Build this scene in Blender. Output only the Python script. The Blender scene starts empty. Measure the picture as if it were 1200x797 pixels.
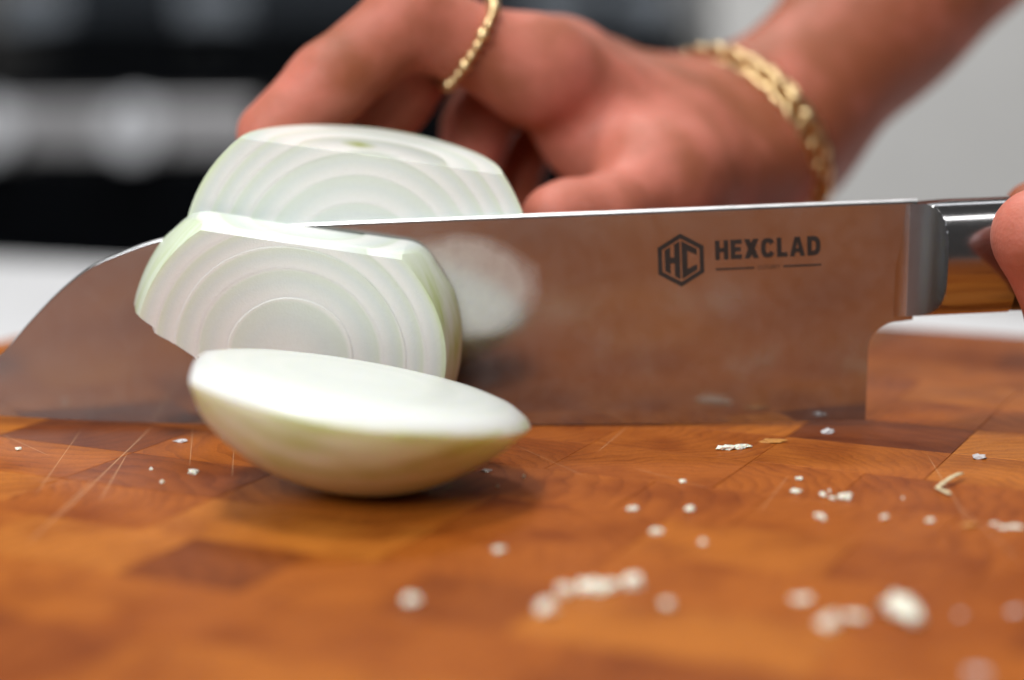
import bpy, bmesh, math, random
import numpy as np
from mathutils import Vector, Matrix, noise as mnoise
R_ = math.radians
MM = 0.001
random.seed(7)
sc = bpy.context.scene
col = sc.collection

# ------------------------------------------------------------------ camera, world, lamps, exposure
CAM_H, CAM_D, PITCH, FPX = 0.094, 0.409, R_(10.5), 2360.0
cam_data = bpy.data.cameras.new('camera')
cam = bpy.data.objects.new('camera', cam_data); col.objects.link(cam)
cam.location = (0, -CAM_D, CAM_H)
cam.rotation_euler = (math.pi/2 - PITCH, 0, 0)
cam_data.sensor_width = 36.0
cam_data.lens = 36.0*FPX/1200.0
cam_data.clip_start, cam_data.clip_end = 0.01, 30.0
cam_data.dof.use_dof = True
cam_data.dof.focus_distance = 0.394
cam_data.dof.aperture_fstop = cam_data.lens/14.0
sc.camera = cam

world = bpy.data.worlds.new('World'); sc.world = world; world.use_nodes = True
world.node_tree.nodes['Background'].inputs[0].default_value = (1.0, 0.97, 0.93, 1)
world.node_tree.nodes['Background'].inputs[1].default_value = 0.08

def area(name, loc, target, size, power, color):
    d = bpy.data.lights.new(name, 'AREA'); d.shape = 'DISK'; d.size = size; d.energy = power; d.color = color
    o = bpy.data.objects.new(name, d); col.objects.link(o); o.location = loc
    o.rotation_euler = (Vector(target)-Vector(loc)).to_track_quat('-Z', 'Y').to_euler()
    return o
area('ceiling_and_fill_lamp', (-0.32, -0.06, 1.45), (-0.02, 0, 0), 0.30, 13, (1, 0.98, 0.96))
front = area('highlight_strip', (0.25, -0.62, 1.45), (0, 0, 0.03), 1.0, 9, (1, 0.98, 0.95))  # added strip that draws a long highlight on the bolster
front.data.shape = 'RECTANGLE'; front.data.size = 1.7; front.data.size_y = 0.14
area('ceiling_and_fill_lamp', (-0.52, -0.95, 0.70), (-0.02, 0, 0.03), 0.6, 12.5, (0.94, 0.97, 1.0))  # added soft fill from the front left, not an actual ceiling lamp
area('ceiling_and_fill_lamp', (-0.2, 1.0, 1.45), (-0.1, 1.6, -0.1), 0.3, 15, (1.0, 0.97, 0.94))
back_strip = area('highlight_strip', (0.0, 0.95, 1.40), (0, 0, 0.03), 1.0, 5, (0.97, 0.98, 1.0))  # added strip behind the knife for a highlight along the spine
back_strip.data.shape = 'RECTANGLE'; back_strip.data.size = 2.2; back_strip.data.size_y = 0.16

sc.view_settings.view_transform = 'Standard'
sc.view_settings.look = 'None'
sc.view_settings.exposure = -0.2
sc.view_settings.gamma = 1.0
sc.view_settings.use_curve_mapping = False
sc.cycles.use_denoising = True
sc.cycles.max_bounces = 7
sc.cycles.diffuse_bounces = 3
sc.cycles.adaptive_threshold = 0.02
sc.cycles.sample_clamp_indirect = 8.0

# ------------------------------------------------------------------ photo pixel -> place (1200 x 797 px)
def ray(px, py):
    v = -(py-398.5)/FPX
    return Vector(((px-600)/FPX, math.cos(PITCH)+v*math.sin(PITCH), -math.sin(PITCH)+v*math.cos(PITCH)))
def ground(px, py, z=0.0):
    d = ray(px, py); t = (z-CAM_H)/d.z
    return Vector((t*d.x, -CAM_D+t*d.y, z))
def P(px, py, ymm):
    d = ray(px, py); t = (ymm*MM+CAM_D)/d.y
    return Vector((t*d.x, ymm*MM, CAM_H+t*d.z))

# ------------------------------------------------------------------ helpers
def tag(o, label=None, cat=None, group=None, kind=None):
    for k, v in (('label', label), ('category', cat), ('group', group), ('kind', kind)):
        if v: o[k] = v
    return o
def empty(name, loc=(0, 0, 0), rot=(0, 0, 0)):
    o = bpy.data.objects.new(name, None); col.objects.link(o)
    o.location = loc; o.rotation_euler = rot; o.empty_display_size = 0.01
    return o
def link(name, me, mat=None, parent=None, smooth=False):
    o = bpy.data.objects.new(name, me); col.objects.link(o)
    if mat and not me.materials: me.materials.append(mat)
    if parent: o.parent = parent
    if smooth:
        for p in me.polygons: p.use_smooth = True
    return o
def from_bm(bm, name):
    me = bpy.data.meshes.new(name); bm.to_mesh(me); bm.free(); return me
def pydata(name, v, f):
    me = bpy.data.meshes.new(name); me.from_pydata([tuple(x) for x in v], [], f); me.update(); return me
def sharp_by_angle(me, deg):
    for p in me.polygons: p.use_smooth = True
    me.set_sharp_from_angle(angle=R_(deg))
def box_bm(size, loc=(0, 0, 0), bev=0.0, seg=2, bm=None):
    own = bm is None
    b = bmesh.new()
    bmesh.ops.create_cube(b, size=1)
    for v in b.verts: v.co = Vector((v.co.x*size[0]+loc[0], v.co.y*size[1]+loc[1], v.co.z*size[2]+loc[2]))
    if bev: bmesh.ops.bevel(b, geom=b.edges[:], offset=bev, segments=seg, profile=0.6, affect='EDGES')
    if own: return b
    me = from_bm(b, 'tmp'); bm.from_mesh(me); bpy.data.meshes.remove(me); return bm
def cyl_bm(r0, r1, p0, p1, n=32, bm=None):
    p0, p1 = Vector(p0), Vector(p1)
    b = bm or bmesh.new()
    m = Matrix.Translation((p0+p1)/2) @ (p1-p0).to_track_quat('Z', 'Y').to_matrix().to_4x4()
    bmesh.ops.create_cone(b, cap_ends=True, segments=n, radius1=r0, radius2=r1, depth=(p1-p0).length, matrix=m)
    return b
def torus_me(name, R, r, nu=48, nv=10, sx=1.0, sy=1.0):
    v, f = [], []
    for i in range(nu):
        a = 2*math.pi*i/nu
        for j in range(nv):
            b = 2*math.pi*j/nv
            v.append(((R+r*math.cos(b))*math.cos(a)*sx, (R+r*math.cos(b))*math.sin(a)*sy, r*math.sin(b)))
    for i in range(nu):
        for j in range(nv):
            f.append((i*nv+j, ((i+1) % nu)*nv+j, ((i+1) % nu)*nv+(j+1) % nv, i*nv+(j+1) % nv))
    return pydata(name, v, f)

# ------------------------------------------------------------------ material helpers
class NT:
    def __init__(s, name):
        s.m = bpy.data.materials.new(name); s.m.use_nodes = True
        s.t = s.m.node_tree; s.b = s.t.nodes['Principled BSDF']
    def n(s, typ, **kw):
        nd = s.t.nodes.new(typ)
        for k, v in kw.items():
            if k.startswith('i_'):
                key = k[2:]; key = int(key) if key.isdigit() else key.replace('_', ' ')
                nd.inputs[key].default_value = v
            else: setattr(nd, k, v)
        return nd
    def l(s, a, b): s.t.links.new(a, b)
    def math(s, op, a, b=None, c=None, clamp=False):
        nd = s.n('ShaderNodeMath', operation=op, use_clamp=clamp)
        for i, x in enumerate((a, b, c)):
            if x is None: continue
            if isinstance(x, (int, float)): nd.inputs[i].default_value = x
            else: s.l(x, nd.inputs[i])
        return nd.outputs[0]
    def mix(s, fac, a, b, blend='MIX'):
        nd = s.n('ShaderNodeMix', data_type='RGBA', blend_type=blend)
        for sock, x in ((nd.inputs[0], fac), (nd.inputs[6], a), (nd.inputs[7], b)):
            if isinstance(x, (int, float)): sock.default_value = x
            elif isinstance(x, tuple): sock.default_value = x if len(x) == 4 else (*x, 1)
            else: s.l(x, sock)
        return nd.outputs[2]
    def ramp(s, fac, stops, interp='LINEAR'):
        nd = s.n('ShaderNodeValToRGB'); cr = nd.color_ramp; cr.interpolation = interp
        while len(cr.elements) < len(stops): cr.elements.new(0.5)
        for e, (p, c) in zip(cr.elements, stops):
            e.position = p; e.color = c if len(c) == 4 else (*c, 1)
        s.l(fac, nd.inputs[0]); return nd.outputs[0]
    def set(s, **kw):
        for k, v in kw.items():
            sock = s.b.inputs[k.replace('_', ' ')]
            if isinstance(v, (int, float)): sock.default_value = v
            elif isinstance(v, tuple): sock.default_value = v if (len(v) == 4 or sock.type != 'RGBA') else (*v, 1)
            else: s.l(v, sock)
        return s
    def bump(s, h, strength, dist):
        nd = s.n('ShaderNodeBump'); nd.inputs['Strength'].default_value = strength
        nd.inputs['Distance'].default_value = dist; s.l(h, nd.inputs['Height'])
        s.l(nd.outputs[0], s.b.inputs['Normal']); return nd

def simple(name, color, rough=0.5, metal=0.0, nscale=None, var=0.12, bump=0.0, **kw):
    t = NT(name); t.set(Base_Color=color, Roughness=rough, Metallic=metal, **kw)
    if nscale:
        tc = t.n('ShaderNodeTexCoord'); no = t.n('ShaderNodeTexNoise', i_Scale=nscale, i_Detail=6.0)
        t.l(tc.outputs['Object'], no.inputs['Vector'])
        lo = tuple(c*(1-var) for c in color); hi = tuple(min(1, c*(1+var)) for c in color)
        t.set(Base_Color=t.ramp(no.outputs[0], [(0.3, lo), (0.7, hi)]))
        rr = t.math('MULTIPLY_ADD', no.outputs[0], rough*0.5, rough*0.75); t.l(rr, t.b.inputs['Roughness'])
        if bump: t.bump(no.outputs[0], bump, 0.0005)
    return t.m

# ---- wood: one material, every block its own tone, ring centre and grain direction
SCR = []
def seg(x0, y0, x1, y1, w): SCR.append((ground(x0, y0), ground(x1, y1), w))
seg(96, 502, 40, 582, .10); seg(181, 497, 62, 612, .16); seg(150, 530, 116, 588, .12)
seg(226, 498, 222, 548, .08); seg(274, 525, 272, 560, .07); seg(0, 508, 60, 535, .10)
seg(735, 500, 700, 530, .08); seg(925, 556, 890, 600, .07); seg(1085, 530, 1140, 620, .08)
seg(0, 583, 120, 555, .06); seg(740, 548, 830, 572, .06); seg(1120, 590, 1200, 660, .08)
seg(600, 520, 690, 560, .05); seg(30, 640, 110, 560, .12)
def wood_material():
    t = NT('board_wood')
    tc = t.n('ShaderNodeTexCoord'); oi = t.n('ShaderNodeObjectInfo')
    rnd = oi.outputs['Random']
    wn = t.n('ShaderNodeTexWhiteNoise', noise_dimensions='1D'); t.l(t.math('MULTIPLY', rnd, 917.3), wn.inputs['W'])
    sep = t.n('ShaderNodeSeparateColor'); t.l(wn.outputs['Color'], sep.inputs[0])
    # ring centre, moved off the block by a random amount in mm
    sc_ = t.n('ShaderNodeVectorMath', operation='SCALE'); sc_.inputs['Scale'].default_value = 1000
    t.l(tc.outputs['Object'], sc_.inputs[0])
    off = t.n('ShaderNodeCombineXYZ')
    ang = t.math('MULTIPLY', sep.outputs[0], 6.283)
    rad = t.math('MULTIPLY_ADD', sep.outputs[1], 38, 9)
    t.l(t.math('MULTIPLY', t.math('COSINE', ang), rad), off.inputs[0])
    t.l(t.math('MULTIPLY', t.math('SINE', ang), rad), off.inputs[1])
    t.l(t.math('MULTIPLY', rnd, 400), off.inputs[2])
    add = t.n('ShaderNodeVectorMath', operation='ADD'); t.l(sc_.outputs[0], add.inputs[0]); t.l(off.outputs[0], add.inputs[1])
    n1 = t.n('ShaderNodeTexNoise', i_Scale=0.09, i_Detail=4.0); t.l(add.outputs[0], n1.inputs['Vector'])
    s2 = t.n('ShaderNodeSeparateXYZ'); t.l(add.outputs[0], s2.inputs[0])
    x, y = s2.outputs[0], s2.outputs[1]
    r = t.math('SQRT', t.math('ADD', t.math('MULTIPLY', x, x), t.math('MULTIPLY', y, y)))
    r = t.math('ADD', r, t.math('MULTIPLY', n1.outputs[0], 9.0))
    saw = t.math('FRACT', t.math('MULTIPLY', r, t.math('MULTIPLY_ADD', rnd, 0.22, 0.20)))            # growth rings about 2.6 mm
    saw2 = t.math('FRACT', t.math('MULTIPLY', r, 1.13))
    ringm = t.math('POWER', saw, 2.2)
    fine = t.n('ShaderNodeTexNoise', i_Scale=1.6, i_Detail=5.0); t.l(add.outputs[0], fine.inputs['Vector'])
    pore = t.n('ShaderNodeTexVoronoi', feature='F1', i_Scale=2.4); t.l(add.outputs[0], pore.inputs['Vector'])
    broad = t.n('ShaderNodeTexNoise', i_Scale=0.07, i_Detail=4.0); t.l(add.outputs[0], broad.inputs['Vector'])
    tone = t.ramp(sep.outputs[2], [(0.0, (0.16, 0.037, 0.008)), (0.11, (0.26, 0.063, 0.010)), (0.21, (0.37, 0.096, 0.012)),
                                   (0.6, (0.42, 0.115, 0.013)), (0.84, (0.48, 0.145, 0.017)), (1.0, (0.53, 0.178, 0.024))])
    dark = t.mix(1.0, tone, (0.50, 0.38, 0.30), 'MULTIPLY')
    rm = t.math('MULTIPLY', ringm, t.math('MULTIPLY_ADD', n1.outputs[0], 1.1, -0.05), clamp=True)
    c = t.mix(rm, tone, dark)
    c = t.mix(t.math('MULTIPLY', saw2, 0.18), c, dark)
    c = t.mix(t.math('MULTIPLY_ADD', broad.outputs[0], 3.0, -1.3, clamp=True), c, t.mix(1.0, c, (0.60, 0.46, 0.40), 'MULTIPLY'))
    c = t.mix(t.math('MULTIPLY_ADD', fine.outputs[0], 2.0, -0.8, clamp=True), c, t.mix(1.0, c, (0.72, 0.66, 0.6), 'MULTIPLY'))
    pm = t.math('LESS_THAN', pore.outputs['Distance'], 0.17)
    c = t.mix(t.math('MULTIPLY', pm, 0.45), c, (0.07, 0.025, 0.01))
    # knife scratches, in place on the board
    gp = t.n('ShaderNodeNewGeometry'); gs = t.n('ShaderNodeVectorMath', operation='SCALE'); gs.inputs['Scale'].default_value = 1000
    t.l(gp.outputs['Position'], gs.inputs[0])
    g = t.n('ShaderNodeSeparateXYZ'); t.l(gs.outputs[0], g.inputs[0])
    tot = None
    for a, b, w in SCR:
        ax, ay, bx, by = a.x*1000, a.y*1000, b.x*1000, b.y*1000
        L = math.hypot(bx-ax, by-ay); ux, uy = (bx-ax)/L, (by-ay)/L
        along = t.math('ADD', t.math('MULTIPLY_ADD', g.outputs[0], ux, -ax*ux-ay*uy), t.math('MULTIPLY', g.outputs[1], uy))
        acr = t.math('ADD', t.math('MULTIPLY_ADD', g.outputs[0], -uy, ax*uy-ay*ux), t.math('MULTIPLY', g.outputs[1], ux))
        m1 = t.math('SUBTRACT', 1.0, t.math('DIVIDE', t.math('ABSOLUTE', acr), w*1.6), clamp=True)
        q = t.math('MULTIPLY_ADD', t.math('DIVIDE', along, L), 2.0, -1.0)
        m2 = t.math('MULTIPLY', t.math('SUBTRACT', 1.0, t.math('MULTIPLY', q, q), clamp=True), 1.6, clamp=True)
        m = t.math('MULTIPLY', m1, m2)
        tot = m if tot is None else t.math('MAXIMUM', tot, m)
    brk = t.math('MULTIPLY', tot, t.math('MULTIPLY_ADD', fine.outputs[0], 1.2, 0.1), clamp=True)
    c = t.mix(t.math('MULTIPLY', brk, 0.75), c, (0.66, 0.42, 0.24))
    # faint scuffed film
    sm = t.n('ShaderNodeTexNoise', i_Scale=0.02, i_Detail=5.0); t.l(gs.outputs[0], sm.inputs['Vector'])
    rough = t.math('MULTIPLY_ADD', sm.outputs[0], 0.35, 0.30)
    t.set(Base_Color=c, Roughness=rough, Specular_IOR_Level=0.13)
    h = t.math('SUBTRACT', t.math('MULTIPLY', fine.outputs[0], 0.5), t.math('ADD', t.math('MULTIPLY', pm, 0.35), t.math('MULTIPLY', tot, 0.9)))
    h = t.math('ADD', h, t.math('MULTIPLY', ringm, -0.25))
    t.bump(h, 0.35, 0.00012)
    return t.m
WOOD = wood_material()
GLUE = simple('board_glue', (0.10, 0.035, 0.014), 0.6, nscale=300)

# ---- onion flesh: concentric layers about the bulb's own centre (Object coordinates, metres)
ONR = 36.5
LAY = [36.5, 32.9, 29.2, 25.2, 20.6, 14.9, 9.8, 5.2]
def onion_material(name, skin_amt, even=0.0, sss=(0.2, 0.0009)):
    t = NT(name)
    tc = t.n('ShaderNodeTexCoord')
    s = t.n('ShaderNodeVectorMath', operation='SCALE'); s.inputs['Scale'].default_value = 1000; t.l(tc.outputs['Object'], s.inputs[0])
    wob = t.n('ShaderNodeTexNoise', i_Scale=0.08, i_Detail=2.0); t.l(s.outputs[0], wob.inputs['Vector'])
    ln = t.n('ShaderNodeVectorMath', operation='LENGTH'); t.l(s.outputs[0], ln.inputs[0])
    r = ln.outputs['Value']
    stops = []
    W, G = (0.74, 0.80, 0.76), (0.72, 0.81, 0.56)
    prev = 0.0
    for i, ro in enumerate(sorted(LAY)):
        k = ro/38.0; a = (i+1)/len(LAY)
        mid = (prev+k)/2
        g = tuple(W[j]*(1-a*0.45)+G[j]*a*0.45 for j in range(3))
        stops += [(prev+0.012, (0.86, 0.88, 0.84)), (mid, W), (max(mid+0.005, k-0.018), g), (k-0.004, (0.88, 0.90, 0.85))]
        prev = k
    c = t.ramp(t.math('DIVIDE', r, 38.0), stops[:31])
    if even: c = t.mix(even, c, (0.80, 0.84, 0.80))
    # meridian veins of the outer layer
    sx = t.n('ShaderNodeSeparateXYZ'); t.l(s.outputs[0], sx.inputs[0])
    ang = t.math('ARCTAN2', sx.outputs[1], sx.outputs[0])
    cv = t.n('ShaderNodeCombineXYZ'); t.l(t.math('MULTIPLY', ang, 5.0), cv.inputs[0]); t.l(t.math('MULTIPLY', sx.outputs[2], 0.03), cv.inputs[1])
    vn = t.n('ShaderNodeTexNoise', i_Scale=1.6, i_Detail=4.0); t.l(cv.outputs[0], vn.inputs['Vector'])
    bn = t.n('ShaderNodeTexNoise', i_Scale=0.05, i_Detail=2.0); t.l(s.outputs[0], bn.inputs['Vector'])
    skinm = t.math('MULTIPLY_ADD', r, 1.6, -1.6*(ONR-0.75), clamp=True)
    gm = t.math('MULTIPLY', t.math('MULTIPLY_ADD', vn.outputs[0], 3.2, -1.25, clamp=True), t.math('MULTIPLY_ADD', bn.outputs[0], 3.0, -0.75, clamp=True))
    sk = t.mix(t.math('MULTIPLY', gm, skin_amt), (0.76, 0.85, 0.72), (0.46, 0.60, 0.14))
    c = t.mix(skinm, c, sk)
    cyl = t.math('SQRT', t.math('ADD', t.math('MULTIPLY', sx.outputs[0], sx.outputs[0]), t.math('MULTIPLY', t.math('ADD', sx.outputs[1], -6.0), t.math('ADD', sx.outputs[1], -6.0))))
    core = t.math('MULTIPLY', t.math('SUBTRACT', 1.0, t.math('DIVIDE', cyl, 4.2), clamp=True), t.math('GREATER_THAN', sx.outputs[2], 18.0))
    c = t.mix(core, c, (0.40, 0.48, 0.12))
    fn = t.n('ShaderNodeTexNoise', i_Scale=1.1, i_Detail=6.0); t.l(s.outputs[0], fn.inputs['Vector'])
    c = t.mix(t.math('MULTIPLY_ADD', fn.outputs[0], 0.8, -0.25, clamp=True), c, t.mix(1.0, c, (0.93, 0.93, 0.90), 'MULTIPLY'))
    ce = t.n('ShaderNodeTexVoronoi', i_Scale=2.6); t.l(s.outputs[0], ce.inputs['Vector'])
    t.set(Base_Color=c, Roughness=0.27, Specular_IOR_Level=0.5, Subsurface_Weight=sss[0], Subsurface_Scale=sss[1],
          Subsurface_Radius=(1.0, 0.95, 0.7), Coat_Weight=0.15, Coat_Roughness=0.12)
    t.b.subsurface_method = 'RANDOM_WALK'
    cells = t.math('MULTIPLY', ce.outputs['Distance'], t.math('SUBTRACT', 1.0, skinm))
    t.bump(t.math('ADD', cells, t.math('MULTIPLY', fn.outputs[0], 0.6)), 0.22, 0.00018)
    return t.m
ONION = onion_material('onion_flesh', 0.55)
ONION_PLAIN = onion_material('onion_flesh_pale', 1.0, 0.75, (0.85, 0.006))
ONION_GREEN = onion_material('onion_flesh_green_skin', 1.0)
CRUMB = simple('onion_crumb_flesh', (0.86, 0.83, 0.70), 0.45, nscale=900, var=0.1, Subsurface_Weight=0.3, Subsurface_Scale=0.001)
CRUMB_O = simple('peel_fleck', (0.52, 0.23, 0.05), 0.5, nscale=900)
CRUMB_S = simple('straw_peel', (0.68, 0.58, 0.36), 0.5, nscale=900)
CRUMB_B = simple('wet_film', (0.62, 0.60, 0.60), 0.15, nscale=900)

# ---- metals
def steel(name, color, rough, scale_along, aniso=0.0, bump=0.05, smear=0.0):
    t = NT(name); tc = t.n('ShaderNodeTexCoord')
    mp = t.n('ShaderNodeMapping'); mp.inputs['Scale'].default_value = scale_along; t.l(tc.outputs['Object'], mp.inputs[0])
    no = t.n('ShaderNodeTexNoise', i_Scale=1.0, i_Detail=5.0); t.l(mp.outputs[0], no.inputs['Vector'])
    bl = t.n('ShaderNodeTexNoise', i_Scale=60.0, i_Detail=4.0); t.l(tc.outputs['Object'], bl.inputs['Vector'])
    rr = t.math('ADD', t.math('MULTIPLY_ADD', no.outputs[0], rough*0.4, rough*0.7), t.math('MULTIPLY_ADD', bl.outputs[0], smear, -smear*0.4), clamp=True)
    t.set(Base_Color=color, Metallic=1.0, Roughness=rr)
    t.bump(no.outputs[0], bump, 0.00002)
    return t.m
def juice_and_reflection(m):
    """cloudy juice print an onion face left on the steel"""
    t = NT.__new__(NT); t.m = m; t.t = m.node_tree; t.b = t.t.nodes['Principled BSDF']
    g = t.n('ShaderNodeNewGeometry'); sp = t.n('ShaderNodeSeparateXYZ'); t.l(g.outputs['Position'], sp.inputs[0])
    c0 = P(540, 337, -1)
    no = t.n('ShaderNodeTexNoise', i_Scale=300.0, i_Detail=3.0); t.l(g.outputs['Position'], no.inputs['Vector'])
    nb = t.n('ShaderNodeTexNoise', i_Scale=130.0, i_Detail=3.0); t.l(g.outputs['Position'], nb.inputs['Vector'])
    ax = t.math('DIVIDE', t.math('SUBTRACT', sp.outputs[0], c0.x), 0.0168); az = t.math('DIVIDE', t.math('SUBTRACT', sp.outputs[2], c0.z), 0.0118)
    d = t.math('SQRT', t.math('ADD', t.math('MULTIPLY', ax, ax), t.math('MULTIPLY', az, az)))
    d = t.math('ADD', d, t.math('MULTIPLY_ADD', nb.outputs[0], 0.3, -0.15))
    mk = t.math('MULTIPLY', t.math('MULTIPLY', t.math('SUBTRACT', 1.05, d), 3.2, clamp=True), t.math('MULTIPLY_ADD', no.outputs[0], 0.3, 0.5), clamp=True)  # patch carries the onion's bright reflection as colour, along with the juice film
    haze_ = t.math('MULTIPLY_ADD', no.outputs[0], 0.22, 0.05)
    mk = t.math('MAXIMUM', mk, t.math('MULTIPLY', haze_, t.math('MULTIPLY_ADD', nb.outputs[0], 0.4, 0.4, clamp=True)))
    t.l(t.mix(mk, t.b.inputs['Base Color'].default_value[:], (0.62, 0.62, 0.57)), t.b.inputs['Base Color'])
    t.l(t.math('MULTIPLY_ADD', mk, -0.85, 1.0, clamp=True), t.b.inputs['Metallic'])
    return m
BLADE = steel('blade_steel', (0.40, 0.405, 0.41), 0.14, (220, 220, 2600), bump=0.05, smear=0.08)
juice_and_reflection(BLADE)
BOLSTER = steel('bolster_steel', (0.40, 0.40, 0.41), 0.18, (400, 2500, 2500), bump=0.03)
SPINE_LIT = steel('spine_steel_lit', (0.92, 0.92, 0.93), 0.38, (400, 400, 400), bump=0.02)  # blade steel lightened: the spine's highlight is put into the colour
SCOOP_SHADED = steel('scoop_steel_shaded', (0.20, 0.20, 0.21), 0.36, (400, 400, 2500), bump=0.03)  # bolster steel darkened: the scoop's dim reflection is put into the colour
MARK = simple('etched_mark', (0.018, 0.014, 0.012), 0.55, nscale=500)
HANDLE = simple('dark_handle', (0.02, 0.017, 0.015), 0.32, nscale=200)
GOLD = simple('gold', (0.76, 0.57, 0.30), 0.3, 1.0, nscale=800, var=0.1)

# ---- skin
def skin_material(name, base, pink):
    t = NT(name); tc = t.n('ShaderNodeTexCoord')
    n1 = t.n('ShaderNodeTexNoise', i_Scale=70.0, i_Detail=5.0); t.l(tc.outputs['Object'], n1.inputs['Vector'])
    n2 = t.n('ShaderNodeTexNoise', i_Scale=700.0, i_Detail=5.0); t.l(tc.outputs['Object'], n2.inputs['Vector'])
    vo = t.n('ShaderNodeTexVoronoi', i_Scale=1300.0); t.l(tc.outputs['Object'], vo.inputs['Vector'])
    at = t.n('ShaderNodeAttribute', attribute_name='pink')
    f = t.math('ADD', t.math('MULTIPLY_ADD', n1.outputs[0], 2.2, -1.0), at.outputs['Fac'], clamp=True)
    c = t.mix(f, base, pink)
    c = t.mix(t.math('MULTIPLY', n2.outputs[0], 0.25), c, t.mix(1.0, c, (0.75, 0.66, 0.6), 'MULTIPLY'))
    t.set(Base_Color=c, Roughness=0.55, Specular_IOR_Level=0.32, Subsurface_Weight=0.3, Subsurface_Scale=0.004, Subsurface_Radius=(1.0, 0.35, 0.2))
    cr = t.n('ShaderNodeAttribute', attribute_name='crease')
    t.bump(t.math('ADD', t.math('MULTIPLY', vo.outputs['Distance'], 0.35), t.math('MULTIPLY', cr.outputs['Fac'], 0.7)), 0.5, 0.0004)
    return t.m
SKIN = skin_material('skin', (0.31, 0.094, 0.044), (0.60, 0.195, 0.140))
NAIL = simple('fingernail', (0.58, 0.27, 0.19), 0.35, nscale=200, var=0.05, Subsurface_Weight=0.2, Subsurface_Scale=0.002)

# ---- background
WHITE_TOP = simple('white_counter', (0.80, 0.81, 0.83), 0.3, nscale=12, var=0.05)
WHITE_CAB = simple('white_cabinet_paint', (0.80, 0.80, 0.79), 0.4, nscale=20, var=0.03)
BLACK = simple('black_enamel', (0.002, 0.0025, 0.0035), 0.5, nscale=30, Specular_IOR_Level=0.04)
BLACK_GLASS = simple('black_oven_glass', (0.002, 0.002, 0.003), 0.2, nscale=30, Specular_IOR_Level=0.05)
RANGE_STEEL = steel('range_steel', (0.58, 0.57, 0.58), 0.45, (4, 200, 900), bump=0.02)
KNOB_STEEL = simple('knob_steel', (0.74, 0.76, 0.80), 0.45, 0.1, nscale=60, var=0.08)
DARK_PANEL = simple('blue_black_panel', (0.022, 0.028, 0.036), 0.5, nscale=30, Specular_IOR_Level=0.2)
FLOOR_M = simple('floor_tile', (0.28, 0.26, 0.24), 0.5, nscale=8)

# ------------------------------------------------------------------ the setting
BOARD_T = 0.040
ZC = -BOARD_T                                     # counter top level
bm = box_bm((6, 5, 0.04), (0, 1.0, -0.96))
tag(link('floor', from_bm(bm, 'floor'), FLOOR_M), kind='structure')

# island with white top; its far edge crosses the picture above the knife's tip
isl = empty('kitchen_island', (0, 0.05, -0.94))
tag(isl, 'white kitchen island counter under the wooden cutting board', 'counter')
e0, e1 = ground(0, 302, ZC), ground(600, 332, ZC)
rz = math.atan2(e1.y-e0.y, e1.x-e0.x)
def rot2(x, y, a): return Vector((x*math.cos(a)-y*math.sin(a), x*math.sin(a)+y*math.cos(a), 0))
top = link('countertop', from_bm(box_bm((2.4, 1.15, 0.038), (0, 0, -0.019), 0.004), 'countertop'), WHITE_TOP, isl)
mid = e0.lerp(e1, 0.5); inw = rot2(0, -0.575, rz)
top.location = Vector((mid.x+inw.x, mid.y+inw.y, ZC))-isl.location; top.rotation_euler.z = rz
bas = link('base', from_bm(box_bm((2.2, 0.95, 0.86), (0, 0, -0.469), 0.003), 'base'), WHITE_CAB, isl)
bas.location = top.location; bas.rotation_euler.z = rz

# cooking range across the aisle
RY = 1.55
def bz(py): return P(300, py, RY*1000).z
def bx(px): return P(px, 150, RY*1000).x
rl, rr_ = bx(835)-0.762, bx(835)
rg = empty('kitchen_range', ((rl+rr_)/2, RY+0.3, -0.94))
tag(rg, 'black and steel kitchen range with knobs, out of focus behind the hand', 'stove')
def rpart(name, size, c, mat, bev=0.003, parent=None, root=None):
    root = root or rg
    return link(name, from_bm(box_bm(size, (Vector(c)-root.location), bev), name), mat, parent or root)
xc = (rl+rr_)/2
zp0, zp1 = bz(180), bz(122)
rpart('body', (0.758, 0.60, 0.80), (xc, RY+0.33, -0.52), BLACK)
xs_ = bx(300)
rpart('control_panel', (xs_-rl, 0.05, zp1-zp0), ((rl+xs_)/2, RY+0.03, (zp0+zp1)/2), RANGE_STEEL)
rpart('black_panel', (rr_-xs_-0.002, 0.05, zp1-zp0), ((rr_+xs_)/2+0.001, RY+0.03, (zp0+zp1)/2), BLACK)
dr = rpart('oven_door', (0.756, 0.04, 0.52), (xc, RY+0.012, zp0-0.006-0.26), BLACK)
rpart('door_glass', (0.62, 0.004, 0.36), (xc, RY-0.0095, zp0-0.10-0.18), BLACK_GLASS, 0.001, dr)
hb = cyl_bm(0.011, 0.011, Vector((xc-0.34, RY-0.05, zp0-0.30))-rg.location, Vector((xc+0.34, RY-0.05, zp0-0.30))-rg.location, 24)
for s in (-0.31, 0.31): cyl_bm(0.008, 0.008, Vector((xc+s, RY-0.05, zp0-0.30))-rg.location, Vector((xc+s, RY+0.0, zp0-0.30))-rg.location, 16, hb)
link('door_handle', from_bm(hb, 'door_handle'), KNOB_STEEL, dr, True)
rpart('warming_drawer', (0.756, 0.04, 0.16), (xc, RY+0.012, zp0-0.006-0.52-0.086), BLACK)
rpart('cooktop', (0.762, 0.60, 0.03), (xc, RY+0.33, zp1+0.017), BLACK)
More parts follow.
